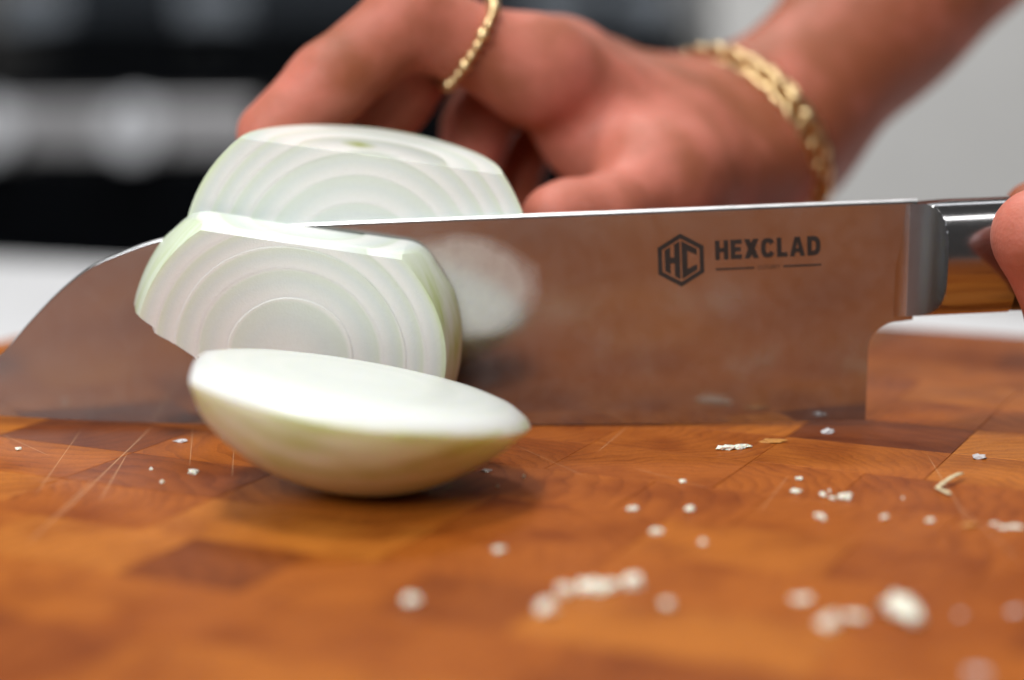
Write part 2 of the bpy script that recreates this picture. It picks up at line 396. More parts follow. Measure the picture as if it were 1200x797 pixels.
for k in range(-1, 5):                                               # control knobs along the panel
    x = bx(160+k*168)
    if not rl+0.03 < x < xs_-0.03: continue
    b = cyl_bm(0.030, 0.027, Vector((x, RY+0.004, (zp0+zp1)/2))-rg.location, Vector((x, RY-0.035, (zp0+zp1)/2))-rg.location, 32)
    bmesh.ops.bevel(b, geom=[e for e in b.edges if e.calc_face_angle(0) > 1], offset=0.003, segments=2, affect='EDGES')
    kn = link('knob', from_bm(b, 'knob'), KNOB_STEEL, rg)
    kn2 = link('pointer', from_bm(box_bm((0.004, 0.003, 0.02), Vector((x, RY-0.036, (zp0+zp1)/2+0.012))-rg.location), 'pointer'), BLACK, kn)
for k in range(3):                                                   # cast iron grates
    b = bmesh.new(); cx = rl+0.127+k*0.254
    for q in range(4): box_bm((0.23, 0.012, 0.016), Vector((cx, RY+0.10+q*0.14, zp1+0.058))-rg.location, 0.003, 1, b)
    for q in (-0.105, 0, 0.105): box_bm((0.012, 0.44, 0.0152), Vector((cx+q, RY+0.31, zp1+0.0575))-rg.location, 0.003, 1, b)
    for q in (-0.105, 0.105):
        for w in (0.10, 0.52): box_bm((0.011, 0.011, 0.025), Vector((cx+q, RY+w, zp1+0.043))-rg.location, 0, 1, b)
    link('grate', from_bm(b, 'grate'), BLACK, rg)
bgp = rpart('backguard', (0.762, 0.05, 0.26), (xc, RY+0.62, zp1+0.165), DARK_PANEL)
for px in (45, 250, 655, 760):
    x = P(px, 10, (RY+0.6)*1000).x; z = P(px, 14, (RY+0.6)*1000).z
    b = box_bm((0.085, 0.012, 0.06), Vector((x, RY+0.592, z))-rg.location, 0.006)
    link('display_panel', from_bm(b, 'display_panel'), simple('satin_panel_%d' % px, (0.22, 0.25, 0.29), 0.35, nscale=40), bgp)

# white tall cabinet right of the range
cb = empty('tall_cabinet', (rr_+0.55, RY+0.3, -0.94))
tag(cb, 'white tall cabinet with panelled doors beside the range, out of focus', 'cabinet')
rpart('carcass', (1.1, 0.58, 2.0), (rr_+0.556, RY+0.33, 0.06), WHITE_CAB, root=cb)
for k in range(2):
    d = rpart('door', (0.53, 0.02, 1.90), (rr_+0.29+k*0.545, RY+0.028, 0.07), WHITE_CAB, root=cb)
    rpart('door_panel', (0.38, 0.006, 1.70), (rr_+0.29+k*0.545, RY+0.0165, 0.07), WHITE_CAB, 0.002, d, cb)
    hx = rr_+0.29+k*0.545+(0.22 if k == 0 else -0.22)
    link('handle', from_bm(cyl_bm(0.005, 0.005, Vector((hx, RY-0.004, 0.2))-cb.location, Vector((hx, RY-0.004, 0.36))-cb.location, 16), 'handle'), KNOB_STEEL, d, True)

# ------------------------------------------------------------------ cutting board of end-grain blocks
BYAW = R_(-25)
U0, U1, V0, V1 = -0.159, 0.321, -0.3153, 0.1497
board = empty('cutting_board', rot2((U0+U1)/2, (V0+V1)/2, BYAW)+Vector((0, 0, ZC)), (0, 0, BYAW))
tag(board, 'orange brown butcher block cutting board with onion crumbs and scratches', 'cutting board')
cu, cv_ = (U0+U1)/2, (V0+V1)/2
link('core', from_bm(box_bm((U1-U0-0.001, V1-V0-0.001, BOARD_T-0.006), (0, 0, (BOARD_T-0.006)/2+0.0005), 0.002), 'core'), GLUE, board)
ROW = 0.0225
meshes = {}
def block_mesh(n):
    if n not in meshes:
        b = box_bm((ROW*n-0.00006, ROW-0.00006, BOARD_T-0.004), (0, 0, 0), 0.0001, 1)
        meshes[n] = from_bm(b, 'block')
    return meshes[n]
rb = random.Random(21)
nrow = round((V1-V0)/ROW)
vtop = -0.0303+ROW*round((V1+0.0303)/ROW)
nblk = 0
for k in range(nrow):
    vc = vtop-ROW*(k+0.5)
    u = U0
    first = rb.choice([1.0, 1.5, 2.0])
    while u < U1-0.004:
        n = first if u == U0 else rb.choice([1.0, 1.0, 1.5, 1.5, 2.0])
        if u+n*ROW > U1-0.012: n = max(0.5, round((U1-u)/ROW*4)/4)
        o = link('block', block_mesh(n), WOOD, board)
        o.location = (u+n*ROW/2-cu, vc-cv_, BOARD_T/2+0.002+rb.uniform(-0.00004, 0.00002))
        if rb.random() < 0.5 : o.rotation_euler.z = math.pi
        u += n*ROW; nblk += 1
print('blocks', nblk)

# ------------------------------------------------------------------ knife
kn = empty('kitchen_knife', (0.0735, 0, 0.0013))
tag(kn, 'chef knife with a wide polished steel blade cutting through the onion', 'knife')
KO = kn.location
def smooth_interp(pts, x):
    xs = [p[0] for p in pts]; ys = [p[1] for p in pts]
    n = len(xs)
    if x <= xs[0]: return ys[0]
    if x >= xs[-1]: return ys[-1]
    i = max(j for j in range(n-1) if xs[j] <= x)
    h = xs[i+1]-xs[i]; s = (x-xs[i])/h
    def m(j):
        if j == 0: return (ys[1]-ys[0])/(xs[1]-xs[0])
        if j == n-1: return (ys[-1]-ys[-2])/(xs[-1]-xs[-2])
        return 0.5*((ys[j+1]-ys[j])/(xs[j+1]-xs[j])+(ys[j]-ys[j-1])/(xs[j]-xs[j-1]))
    s2, s3 = s*s, s*s*s
    return (2*s3-3*s2+1)*ys[i]+(s3-2*s2+s)*h*m(i)+(-2*s3+3*s2)*ys[i+1]+(s3-s2)*h*m(i+1)
SPINE = [(-120.5, 3.2), (-119.6, 5.2), (-116.5, 8.6)]+[(P(a, b, 0).x*1000, P(a, b, 0).z*1000) for a, b in ((0, 417), (35, 378), (70, 342), (105, 315), (140, 299), (176, 286), (215, 277.5))]+[(-55, 41.1), (-38, 42.0), (20, 44.3), (80, 46.7), (95, 47.2)]
EDGE = [(-120.5, 3.1), (-116, 2.9), (-106, 2.2), (-85, 1.1), (-60, .4), (-30, .25), (4, .3), (40, .7), (73.5, 1.3)]
def half_t(z, x):
    taper = min(1.0, max(0.25, (x+124)/60.0)) if x < -64 else 1.0
    if z < 1.8: return 0.03+0.22*max(0, z)/1.8*taper
    return 0.06+(0.19+0.86*(min(z, 47)-1.8)/45.2)*taper
xs = list(np.linspace(-120.5, -60, 74))+list(np.linspace(-58.5, 73.5, 68))
xs += [73.55]+[79.5-6*math.cos(a) for a in np.linspace(0.14, math.pi/2, 12)]+[80.5, 81.5, 82.5]
NR = 23
rows = []
for x in xs:
    zt = smooth_interp(SPINE, x)
    if x <= 73.5: zb = smooth_interp(EDGE, x)
    elif x < 79.5: zb = 16.2+math.sqrt(max(0, 36-(x-79.5)**2))
    else: zb = 22.2+0.12*(x-79.5)
    zs = [zb+(zt-zb)*(j/(NR-2))**1.6 for j in range(NR-1)]; zs = zs[:-1]+[zt-0.12*min(1, (zt-zb)/8), zt]
    rows.append([(x, z, half_t(z-(zb if x < 73.5 else 0)*0.8, x)) for z in zs])
v, f = [], []
n = NR
SP = [R_(q) for q in (25, 50, 75, 105, 130, 155)]
ring = 2*n+len(SP)
for r in rows:
    for (x, z, h) in r: v.append((x*MM-KO.x, -h*MM, z*MM-KO.z))
    x, z, h = r[-1]
    for a_ in SP: v.append((x*MM-KO.x, -h*math.cos(a_)*MM, (z+0.75*h*math.sin(a_))*MM-KO.z))
    for (x, z, h) in reversed(r): v.append((x*MM-KO.x, h*MM, z*MM-KO.z))
for i in range(len(rows)-1):
    for j in range(ring):
        a, b = i*ring+j, i*ring+(j+1) % ring
        f.append((a, a+ring, b+ring, b))
f.append(tuple(range(ring))); f.append(tuple(reversed(range((len(rows)-1)*ring, len(rows)*ring))))
me = pydata('blade', v, f)
bmf = bmesh.new(); bmf.from_mesh(me); bmesh.ops.recalc_face_normals(bmf, faces=bmf.faces); bmf.to_mesh(me); bmf.free()
sharp_by_angle(me, 28)
me.materials.append(BLADE); me.materials.append(SPINE_LIT)
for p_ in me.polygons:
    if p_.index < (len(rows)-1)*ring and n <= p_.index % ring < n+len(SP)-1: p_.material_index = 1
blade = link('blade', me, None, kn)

# etched emblem and lettering on the near face, in photo-pixel units about the emblem's centre
EC = P(798, 305, -0.9); ED = R_(2.75); PXM = 0.1782
def mark(name, polys):
    vv, ff = [], []
    for poly in polys:
        s = len(vv)
        for (a, b) in poly:
            x = EC.x*1000+(a*math.cos(ED)-b*math.sin(ED))*PXM; z = EC.z*1000+(a*math.sin(ED)+b*math.cos(ED))*PXM
            vv.append((x*MM-KO.x, -(half_t(z, x)+0.035)*MM, z*MM-KO.z))
        ff.append(tuple(range(s, s+len(poly))))
    m = pydata(name, vv, ff)
    bb = bmesh.new(); bb.from_mesh(m); bmesh.ops.recalc_face_normals(bb, faces=bb.faces); bb.to_mesh(m); bb.free()
    return link(name, m, MARK, blade)
def hexp(R): return [(R*math.sin(k*math.pi/3)*0.985, R*math.cos(k*math.pi/3)) for k in range(6)]
ho, hi_ = hexp(31), hexp(25.2)
em = [[ho[k], ho[(k+1) % 6], hi_[(k+1) % 6], hi_[k]] for k in range(6)]
def hy(x, R=22.8): return R-0.577*abs(x)
for sgn in (1,):
    em += [[(-18.5, -hy(18.5)), (-12, -hy(12)), (-12, hy(12)), (-18.5, hy(18.5))],
           [(-7.5, -hy(7.5)), (-1, -hy(1)), (-1, hy(1)), (-7.5, hy(7.5))],
           [(-12, -3.5), (-7.5, -3.5), (-7.5, 3.5), (-12, 3.5)],
           [(1, -hy(1)), (7.5, -hy(7.5)), (7.5, hy(7.5)), (1, hy(1))],
           [(7.5, hy(7.5)), (18.5, hy(18.5)), (18.5, hy(18.5)-7), (7.5, hy(7.5)-8)],
           [(7.5, -hy(7.5)), (18.5, -hy(18.5)), (18.5, -hy(18.5)+7), (7.5, -hy(7.5)+8)]]
mark('emblem', em)
def letter(ch, x, y, w, h, t):
    q = lambda *p: [(x+a, y+b) for a, b in p]
    if ch == 'H': return [q((0, 0), (t, 0), (t, h), (0, h)), q((w-t, 0), (w, 0), (w, h), (w-t, h)), q((t, h/2-t*.48), (w-t, h/2-t*.48), (w-t, h/2+t*.48), (t, h/2+t*.48))]
    if ch == 'E': return [q((0, 0), (t, 0), (t, h), (0, h)), q((t, 0), (w, 0), (w, t), (t, t)), q((t, h-t), (w, h-t), (w, h), (t, h)), q((t, h/2-t/2), (w*.9, h/2-t/2), (w*.9, h/2+t/2), (t, h/2+t/2))]
    if ch == 'L': return [q((0, 0), (t, 0), (t, h), (0, h)), q((t, 0), (w, 0), (w, t), (t, t))]
    if ch == 'X':
        k = t*1.22; m0, m1 = w/2-k*.62, w/2+k*.62
        return [q((0, 0), (k, 0), (m1, h/2), (m0, h/2)), q((w-k, 0), (w, 0), (m1, h/2), (w/2, h/2-k*.9)), q((m0, h/2), (m1, h/2), (w, h), (w-k, h)), q((m0, h/2), (w/2, h/2+k*.9), (k, h), (0, h))]
    if ch == 'A':
        k = t*1.08
        return [q((0, 0), (k, 0), (w/2+k*.1, h*.86), (w/2, h), (w/2-k*.55, h)), q((w-k, 0), (w, 0), (w/2+k*.55, h), (w/2, h), (w/2-k*.1, h*.86)), q((w*.30, h*.2), (w*.70, h*.2), (w*.64, h*.2+t*.9), (w*.36, h*.2+t*.9))]
    if ch in 'CD':
        def arc(rx, ry, cx, a0, a1, nn=14): return [(cx+rx*math.cos(a), h/2+ry*math.sin(a)) for a in np.linspace(a0, a1, nn)]
        out = []
        if ch == 'C':
            def sup(rx, ry, a):
                c, s = math.cos(a), math.sin(a); p = 0.72
                return (w/2+rx*math.copysign(abs(c)**p, c), h/2+ry*math.copysign(abs(s)**p, s))
            A = np.linspace(R_(26), R_(334), 30)
            o = [sup(w/2, h/2, a) for a in A]; i = [sup(w/2-t, h/2-t, a) for a in A]
        else:
            out.append(q((0, 0), (t, 0), (t, h), (0, h)))
            def sup(rx, ry, a):
                c, s = math.cos(a), math.sin(a); p = 0.72
                return (t+rx*abs(c)**p, h/2+ry*math.copysign(abs(s)**p, s))
            A = np.linspace(R_(-90), R_(90), 24)
            o = [sup(w-t, h/2, a) for a in A]; i = [sup(w-2*t, h/2-t, a) for a in A]
        for k in range(len(o)-1): out.append(q(o[k], o[k+1], i[k+1], i[k]))
        return out
    return []
lx = 39.5; polys = []
for ch, w in zip('HEXCLAD', (15.2, 13.0, 17.0, 15.6, 12.2, 17.6, 15.2)):
    polys += letter(ch, lx, -1.8, w, 22.6, 5.3); lx += w+2.5
mark('lettering', polys)
mark('lettering', [[(39.5, -13.9), (84, -13.9), (84, -11.7), (39.5, -11.7)], [(117, -13.9), (160.5, -13.9), (160.5, -11.7), (117, -11.7)]])
# small word between the two rules
fc = bpy.data.curves.new('small_word', 'FONT'); fc.body = 'CUTLERY'; fc.size = 6.4; fc.align_x = 'CENTER'; fc.resolution_u = 3; fc.fill_mode = 'FRONT'
tmp = bpy.data.objects.new('small_word', fc); col.objects.link(tmp)
dg = bpy.context.evaluated_depsgraph_get(); tm = bpy.data.meshes.new_from_object(tmp.evaluated_get(dg))
mark('lettering', [[(tm.vertices[i].co.x+100.5, tm.vertices[i].co.y-14.9) for i in p.vertices] for p in tm.polygons])
bpy.data.objects.remove(tmp); bpy.data.meshes.remove(tm)

# bolster with scooped flanks and the handle behind it; both along the knife's axis
AX = R_(2.6)
def kaxis(x):   # centre line height at x (mm)
    return 35.4+(x-86)*math.tan(AX)
def ring_mesh(name, xs_, fn, na=96, mat=None, caps=True):
    vv, ff = [], []
    for x in xs_:
        for k in range(na):
            a = 2*math.pi*k/na
            y, z = fn(x, a)
            vv.append((x*MM-KO.x, y*MM, (kaxis(x)+z)*MM-KO.z))
    for i in range(len(xs_)-1):
        for k in range(na): ff.append((i*na+k, i*na+(k+1) % na, (i+1)*na+(k+1) % na, (i+1)*na+k))
    ff.append(tuple(reversed(range(na)))); ff.append(tuple(range((len(xs_)-1)*na, len(xs_)*na)))
    m = pydata(name, vv, ff)
    bb = bmesh.new(); bb.from_mesh(m); bmesh.ops.recalc_face_normals(bb, faces=bb.faces); bb.to_mesh(m); bb.free()
    return m
def bol(x, a):
    hh = 11.9; ww = 9.0
    y = ww*math.copysign(abs(math.cos(a))**0.9, math.cos(a)); z = hh*math.copysign(abs(math.sin(a))**0.9, math.sin(a))
    dx = max(0, x-78.0); r = 9.6
    s = 0.85+(r-math.sqrt(r*r-min(dx, 9.59)**2))
    top_lim = 11.25 if x < 81 else 11.25+0.65*min(1, (x-81)/9)
    bot_lim = 12.0
    return max(-s, min(s, y)), max(-bot_lim, min(top_lim, z))
bx_ = list(np.linspace(78.5, 94, 63))+list(np.linspace(95, 101.5, 8))
m = ring_mesh('bolster', bx_, bol, 128); sharp_by_angle(m, 22)
m.materials.append(BOLSTER); m.materials.append(SCOOP_SHADED)
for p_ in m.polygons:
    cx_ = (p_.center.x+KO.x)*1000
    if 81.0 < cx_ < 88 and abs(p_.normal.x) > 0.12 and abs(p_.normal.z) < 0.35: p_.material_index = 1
link('bolster', m, None, kn)
def hnd(x, a):
    s = (x-101)/115.0
    ww = 8.9+1.2*math.sin(s*math.pi); hh = 11.7+1.2*math.sin(s*math.pi*0.9)
    return ww*math.cos(a), hh*math.sin(a)
m = ring_mesh('handle', list(np.linspace(101.4, 214, 40)), hnd, 64); sharp_by_angle(m, 40)
link('handle', m, HANDLE, kn)
m = ring_mesh('butt_cap', list(np.linspace(213.9, 220, 6)), lambda x, a: (9.2*math.cos(a)*(1-((x-213)/9)**3), 12*math.sin(a)*(1-((x-213)/9)**3)), 48); sharp_by_angle(m, 40)
link('butt_cap', m, BOLSTER, kn)

# ------------------------------------------------------------------ onion pieces: concentric layers trimmed by the cuts
def bulb_bm(r, seed, flip=False, point=0.0):
    b = bmesh.new(); bmesh.ops.create_uvsphere(b, u_segments=88, v_segments=56, radius=1.0)
    for v_ in b.verts:
        d = v_.co.normalized()
        n_ = mnoise.noise(d*1.4+Vector((seed, 3.1+r*0.06, 0.7)))*0.020+mnoise.noise(Vector((math.atan2(d.y, d.x)*2.2, d.z*0.5, seed)))*0.006*(1-abs(d.z))
        sq = 1.0-0.02*d.z*d.z+POINT*max(0.0, d.z-0.45)**2-POINT*0.25*max(0.0, -d.z-0.5)**2
        v_.co = d*(r*(1+n_)*sq*MM)
    if flip: bmesh.ops.reverse_faces(b, faces=b.faces)
    return b
def halfspace_bm(origin, normal, rough=0.0, seed=0.0, size=0.24, res=2):
    """big block lying on the kept side of the plane; its plane face may be ragged"""
    nrm = Vector(normal).normalized(); q = nrm.to_track_quat('Z', 'Y').to_matrix()
    vv, ff = [], []
    for i in range(res+1):
        for j in range(res+1):
            x = (i/res-0.5)*size; y = (j/res-0.5)*size
            z = rough*mnoise.noise(Vector((x*900+seed, y*900, seed)))*MM+rough*0.6*mnoise.noise(Vector((x*300+seed, y*300, 9)))*MM
            vv.append(Vector(origin)+q @ Vector((x, y, z)))
    W = res+1
    for i in range(res):
        for j in range(res): ff.append((i*W+j, i*W+j+1, (i+1)*W+j+1, (i+1)*W+j))
    s = len(vv)
    cs = [(0, 0), (res, 0), (res, res), (0, res)]
    for (i, j) in cs: vv.append(Vector(origin)+q @ Vector(((i/res-.5)*size, (j/res-.5)*size, size)))
    rim = [[i*W for i in range(W)], [res*W+j for j in range(W)], [i*W+res for i in reversed(range(W))], [j for j in reversed(range(W))]]
    for k in range(4): ff.append(tuple(rim[k])+(s+(k+1) % 4, s+k))
    ff.append((s, s+1, s+2, s+3))
    m_ = pydata('cutter', vv, ff)
    bb = bmesh.new(); bb.from_mesh(m_); bpy.data.meshes.remove(m_); bmesh.ops.recalc_face_normals(bb, faces=bb.faces); return bb
def prism_bm(poly):
    b = bmesh.new()
    fr = [b.verts.new((x*MM, -0.08, z*MM)) for x, z in poly]; bk = [b.verts.new((x*MM, 0.08, z*MM)) for x, z in poly]
    b.faces.new(fr); b.faces.new(list(reversed(bk)))
    for k in range(len(poly)): b.faces.new((fr[k], bk[k], bk[(k+1) % len(poly)], fr[(k+1) % len(poly)]))
    bmesh.ops.recalc_face_normals(b, faces=b.faces); return b
def round_top(t, r, rho):
    """flat top at height t whose corners run into the bulb's outline (radius r) with a fillet"""
    cz = t-rho; cx = math.sqrt((r-rho)**2-cz**2); am = math.atan2(cx, cz)
    pts = [(cx+rho*math.sin(a), cz+rho*math.cos(a)) for a in np.linspace(0, am, 9)]
    d = (math.cos(am), -math.sin(am)); pts.append((pts[-1][0]+d[0]*70, pts[-1][1]+d[1]*70)); pts.append((pts[-1][0], -90))
    return pts+[(-x, z) for x, z in reversed(pts)]
def trim(me, planes):
    """intersect a mesh with half-spaces [(origin, inward normal, rough, seed)]; exact booleans"""
    o = bpy.data.objects.new('work', me); col.objects.link(o)
    cut = []
    for (og, nn, rg_, sd) in planes:
        cb_ = og if isinstance(og, bmesh.types.BMesh) else prism_bm(og) if nn is None else halfspace_bm(og, nn, rg_, sd, res=(140 if rg_ else 2))
        c = bpy.data.objects.new('cutter', from_bm(cb_, 'cutter')); col.objects.link(c)
        md = o.modifiers.new('b', 'BOOLEAN'); md.operation = 'INTERSECT'; md.object = c; md.solver = 'EXACT'; cut.append(c)
    dg_ = bpy.context.evaluated_depsgraph_get(); dg_.update()
    out = bpy.data.meshes.new_from_object(o.evaluated_get(dg_))
    bpy.data.objects.remove(o)
    for c in cut: bpy.data.objects.remove(c)
    return out
def soften(me, off=0.0009):
    """round the outer layer's cut rim a little"""
    b = bmesh.new(); b.from_mesh(me)
    bmesh.ops.dissolve_degenerate(b, dist=0.00002, edges=b.edges[:])
    eg = [e for e in b.edges if len(e.link_faces) == 2 and e.calc_face_angle(0) > R_(32) and min(v_.co.length for v_ in e.verts) > (ONR-1.6)*MM]
    bmesh.ops.bevel(b, geom=eg, offset=off, segments=4, profile=0.5, affect='EDGES', clamp_overlap=True)
    b.to_mesh(me); b.free(); me.update()
def loose(me):
    """one mesh per connected piece"""
    b = bmesh.new(); b.from_mesh(me); todo = set(b.verts); out = []
    while todo:
        st = [todo.pop()]; isl_ = [st[0]]
        while st:
            for e in st.pop().link_edges:
                for w in e.verts:
                    if w in todo: todo.discard(w); st.append(w); isl_.append(w)
        if len(isl_) < 12: continue
        ix = {v_: k for k, v_ in enumerate(isl_)}
        out.append(pydata('layer', [v_.co for v_ in isl_], [[ix[w] for w in f_.verts] for f_ in b.faces if f_.verts[0] in ix]))
    b.free(); return out
def onion(root, planes_for, mat, outer_mat, seed, rim=0.0008, lay=None, part='layer'):
    lay = lay or LAY
    for i, r in enumerate(lay):
        inner = lay[i+1] if i+1 < len(lay) else None
        b = bulb_bm(r-(0.004 if i else 0), seed)
        if inner:
            bi = bulb_bm(inner+0.004, seed, True); mi = from_bm(bi, 't'); b.from_mesh(mi); bpy.data.meshes.remove(mi)
        me_ = trim(from_bm(b, 'layer'), planes_for(i))
        if not len(me_.polygons): continue
        for piece in loose(me_):
            if i == 0 and rim: soften(piece, rim)
            sharp_by_angle(piece, 35)
            link(part, piece, outer_mat if i == 0 else mat, root)
ro = random.Random(5)
POINT = 0.0
# (a) the large piece behind the blade, steadied by the hand
C1 = Vector((-0.0318, 0.0043, 0.0322))
o1 = empty('onion_piece', C1)
tag(o1, 'large cut white onion with flat trimmed top, standing behind the blade', 'onion')
tl = R_(-8.0)
def pl1(i):
    j = ro.uniform(-0.12, 0.12)
    return [((0, (-2.9+j*0.6)*MM, 0), (0, 1, 0), 0, 0), ((0.0, 0, (24.6+j)*MM), (math.sin(tl), 0.13, -math.cos(tl)), 0, 0), ((0, 0, -32.1*MM), (0, 0, 1), 0, 0)]
onion(o1, pl1, ONION, ONION, 2.3)
# small green core on the trimmed top
# (b) the slice standing against the blade's near face
C2 = Vector((P(341, 407, -9).x, 0.0050, P(341, 407, -9).z))
ROLL = R_(8.5)
o2 = empty('onion_slice', C2, (R_(7.5), ROLL, 0))
tag(o2, 'thick onion slice with visible rings, leaning on the near side of the blade', 'onion')
o2.scale = (0.95, 0.95, 0.95)
M2 = Matrix.Translation(C2) @ o2.rotation_euler.to_matrix().to_4x4() @ Matrix.Scale(0.95, 4)
M2i = M2.inverted()
def to2(pw, nw): return (M2i @ Vector(pw), M2i.to_3x3() @ Vector(nw))
def pl2(i):
    j = ro.uniform(-0.14, 0.14)
    a = P(150, 365, -10); b_ = P(250, 432, -10); d = (b_-a).normalized(); nn = Vector((-d.z, 0, d.x))
    if nn.x < 0: nn = -nn
    base, bn = to2(a+nn*(ro.uniform(-0.0007, 0.0007)), nn)
    flo, fn_ = to2((0, 0, 0.0004), (0, 0, 1))
    # stay clear of the wedge-shaped blade
    bl, bln = to2((0, -0.00125, 0.045), (0, -1, 0))
    return [((0, (-15.6+j)*MM, 0), (0, 1, 0), 0, 0), (bl, bln, 0, 0), (round_top(25.6+j*2, 35.6, 8.0), None, 0, 0),
            (Vector((0, -.8, .6))*(27.55*MM), (0, .8, -.6), 0, 0), (Vector((0, -.6, .8))*(29.2*MM), (0, .6, -.8), 0, 0), (Vector((0, -.35, .937))*(29.1*MM), (0, .35, -.937), 0, 0),
            (base, bn, 0.5, 3.0+i), (flo, fn_, 0, 0)]
onion(o2, pl2, ONION, ONION_GREEN, 5.1)
POINT = 0.24
# (c) the rounded end lying on its dome in front
cc = ground(433, 573)
C3 = Vector((cc.x, cc.y, ONR*MM*1.027))
o3 = empty('onion_end', C3)
o3.rotation_euler = (Matrix.Rotation(R_(10), 3, 'Y') @ Matrix.Rotation(R_(86), 3, 'X') @ Matrix.Rotation(R_(90), 3, 'Y')).to_euler()
o3.scale = (1.03, 1.03, 1.03)
tag(o3, 'rounded onion end lying cut side up on the board before the blade', 'onion')
def worn_disc(y0):
    """solid of revolution about local y: flat cut face at y0 with a rounded rim, everything beyond it (towards -y) kept"""
    prof = [(0.01, 0.2), (12, 0.15), (21, 0), (24.6, -0.3), (27.4, -1.1), (29.5, -2.4), (30.8, -4.2), (31.3, -6.4), (31.3, -45), (0.01, -45)]
    N = 112; vv, ff = [], []
    for (r, h_) in prof:
        for k in range(N):
            a = 2*math.pi*k/N
            zz = r*math.sin(a)
            vv.append((r*math.cos(a)*MM, (y0+h_)*MM, (zz*1.045+0.9*min(1, r/20))*MM))
    for i in range(len(prof)-1):
        for k in range(N): ff.append((i*N+k, i*N+(k+1) % N, (i+1)*N+(k+1) % N, (i+1)*N+k))
    ff.append(tuple(range(N))); ff.append(tuple(reversed(range((len(prof)-1)*N, len(prof)*N))))
    m_ = pydata('cutter', vv, ff); b = bmesh.new(); b.from_mesh(m_); bpy.data.meshes.remove(m_)
    bmesh.ops.recalc_face_normals(b, faces=b.faces); return b
def pl3(i):
    j = ro.uniform(-0.02, 0.02)
    return [(worn_disc(-16.0+j), 0, 0, 0), (Vector((0, -.35, -.937))*(31.0*MM), (0, .35, .937), 0, 0)]
onion(o3, pl3, ONION_PLAIN, ONION_PLAIN, 8.4, 0, [36.5], 'flesh')

# ------------------------------------------------------------------ hands: smooth blended volumes turned into one skin surface
def surface_nets(F, org, h):
    S = F < 0
    nx, ny, nz = F.shape
    acc = np.zeros((nx-1, ny-1, nz-1, 3), np.float32); cnt = np.zeros((nx-1, ny-1, nz-1), np.float32)
    corners = [(i, j, k) for i in (0, 1) for j in (0, 1) for k in (0, 1)]
    sl = lambda c: (slice(c[0], nx-1+c[0]), slice(c[1], ny-1+c[1]), slice(c[2], nz-1+c[2]))
    for a in corners:
        for ax in range(3):
            if a[ax]: continue
            b = list(a); b[ax] = 1
            fa, fb = F[sl(a)], F[sl(b)]
            m_ = S[sl(a)] != S[sl(b)]
            t_ = np.where(m_, fa/np.where(fa-fb == 0, 1, fa-fb), 0)
            for q in range(3):
                acc[..., q] += np.where(m_, a[q]+(t_ if q == ax else 0), 0)
            cnt += m_
    act = cnt > 0
    idx = -np.ones(act.shape, np.int64); idx[act] = np.arange(act.sum())
    ijk = np.argwhere(act)
    V_ = org+h*(ijk+acc[act]/cnt[act][:, None])
    faces = []
    for ax in range(3):
        o1_, o2_ = [(1, 2), (2, 0), (0, 1)][ax]
        s0 = [slice(1, -1)]*3; s1 = [slice(1, -1)]*3
        s0[ax] = slice(0, -1); s1[ax] = slice(1, None)
        A, B = S[tuple(s0)], S[tuple(s1)]
        pos = np.argwhere(A != B)
        flip = B[tuple(pos.T)]
        full = pos.copy()
        for q in range(3):
            if q != ax: full[:, q] += 1
        def cid(d1, d2):
            c_ = full.copy(); c_[:, o1_] -= d1; c_[:, o2_] -= d2
            return idx[tuple(c_.T)]
        q = np.stack([cid(1, 1), cid(0, 1), cid(0, 0), cid(1, 0)], 1)
        q[flip] = q[flip][:, ::-1]
        faces.append(q)
    return V_, np.concatenate(faces)
def smin(a, b, k):
    hh = np.clip(k-np.abs(a-b), 0, None)/k
    return np.minimum(a, b)-hh*hh*k*0.25
def capsule(X, a, b, ra, rb_):
    a, b = np.array(a, np.float32), np.array(b, np.float32)
    ab = b-a; L2 = float(ab@ab)+1e-9
    t_ = np.clip(((X[0]-a[0])*ab[0]+(X[1]-a[1])*ab[1]+(X[2]-a[2])*ab[2])/L2, 0, 1)
    d = np.sqrt((X[0]-a[0]-t_*ab[0])**2+(X[1]-a[1]-t_*ab[1])**2+(X[2]-a[2]-t_*ab[2])**2)
    return d-(ra+(rb_-ra)*t_)
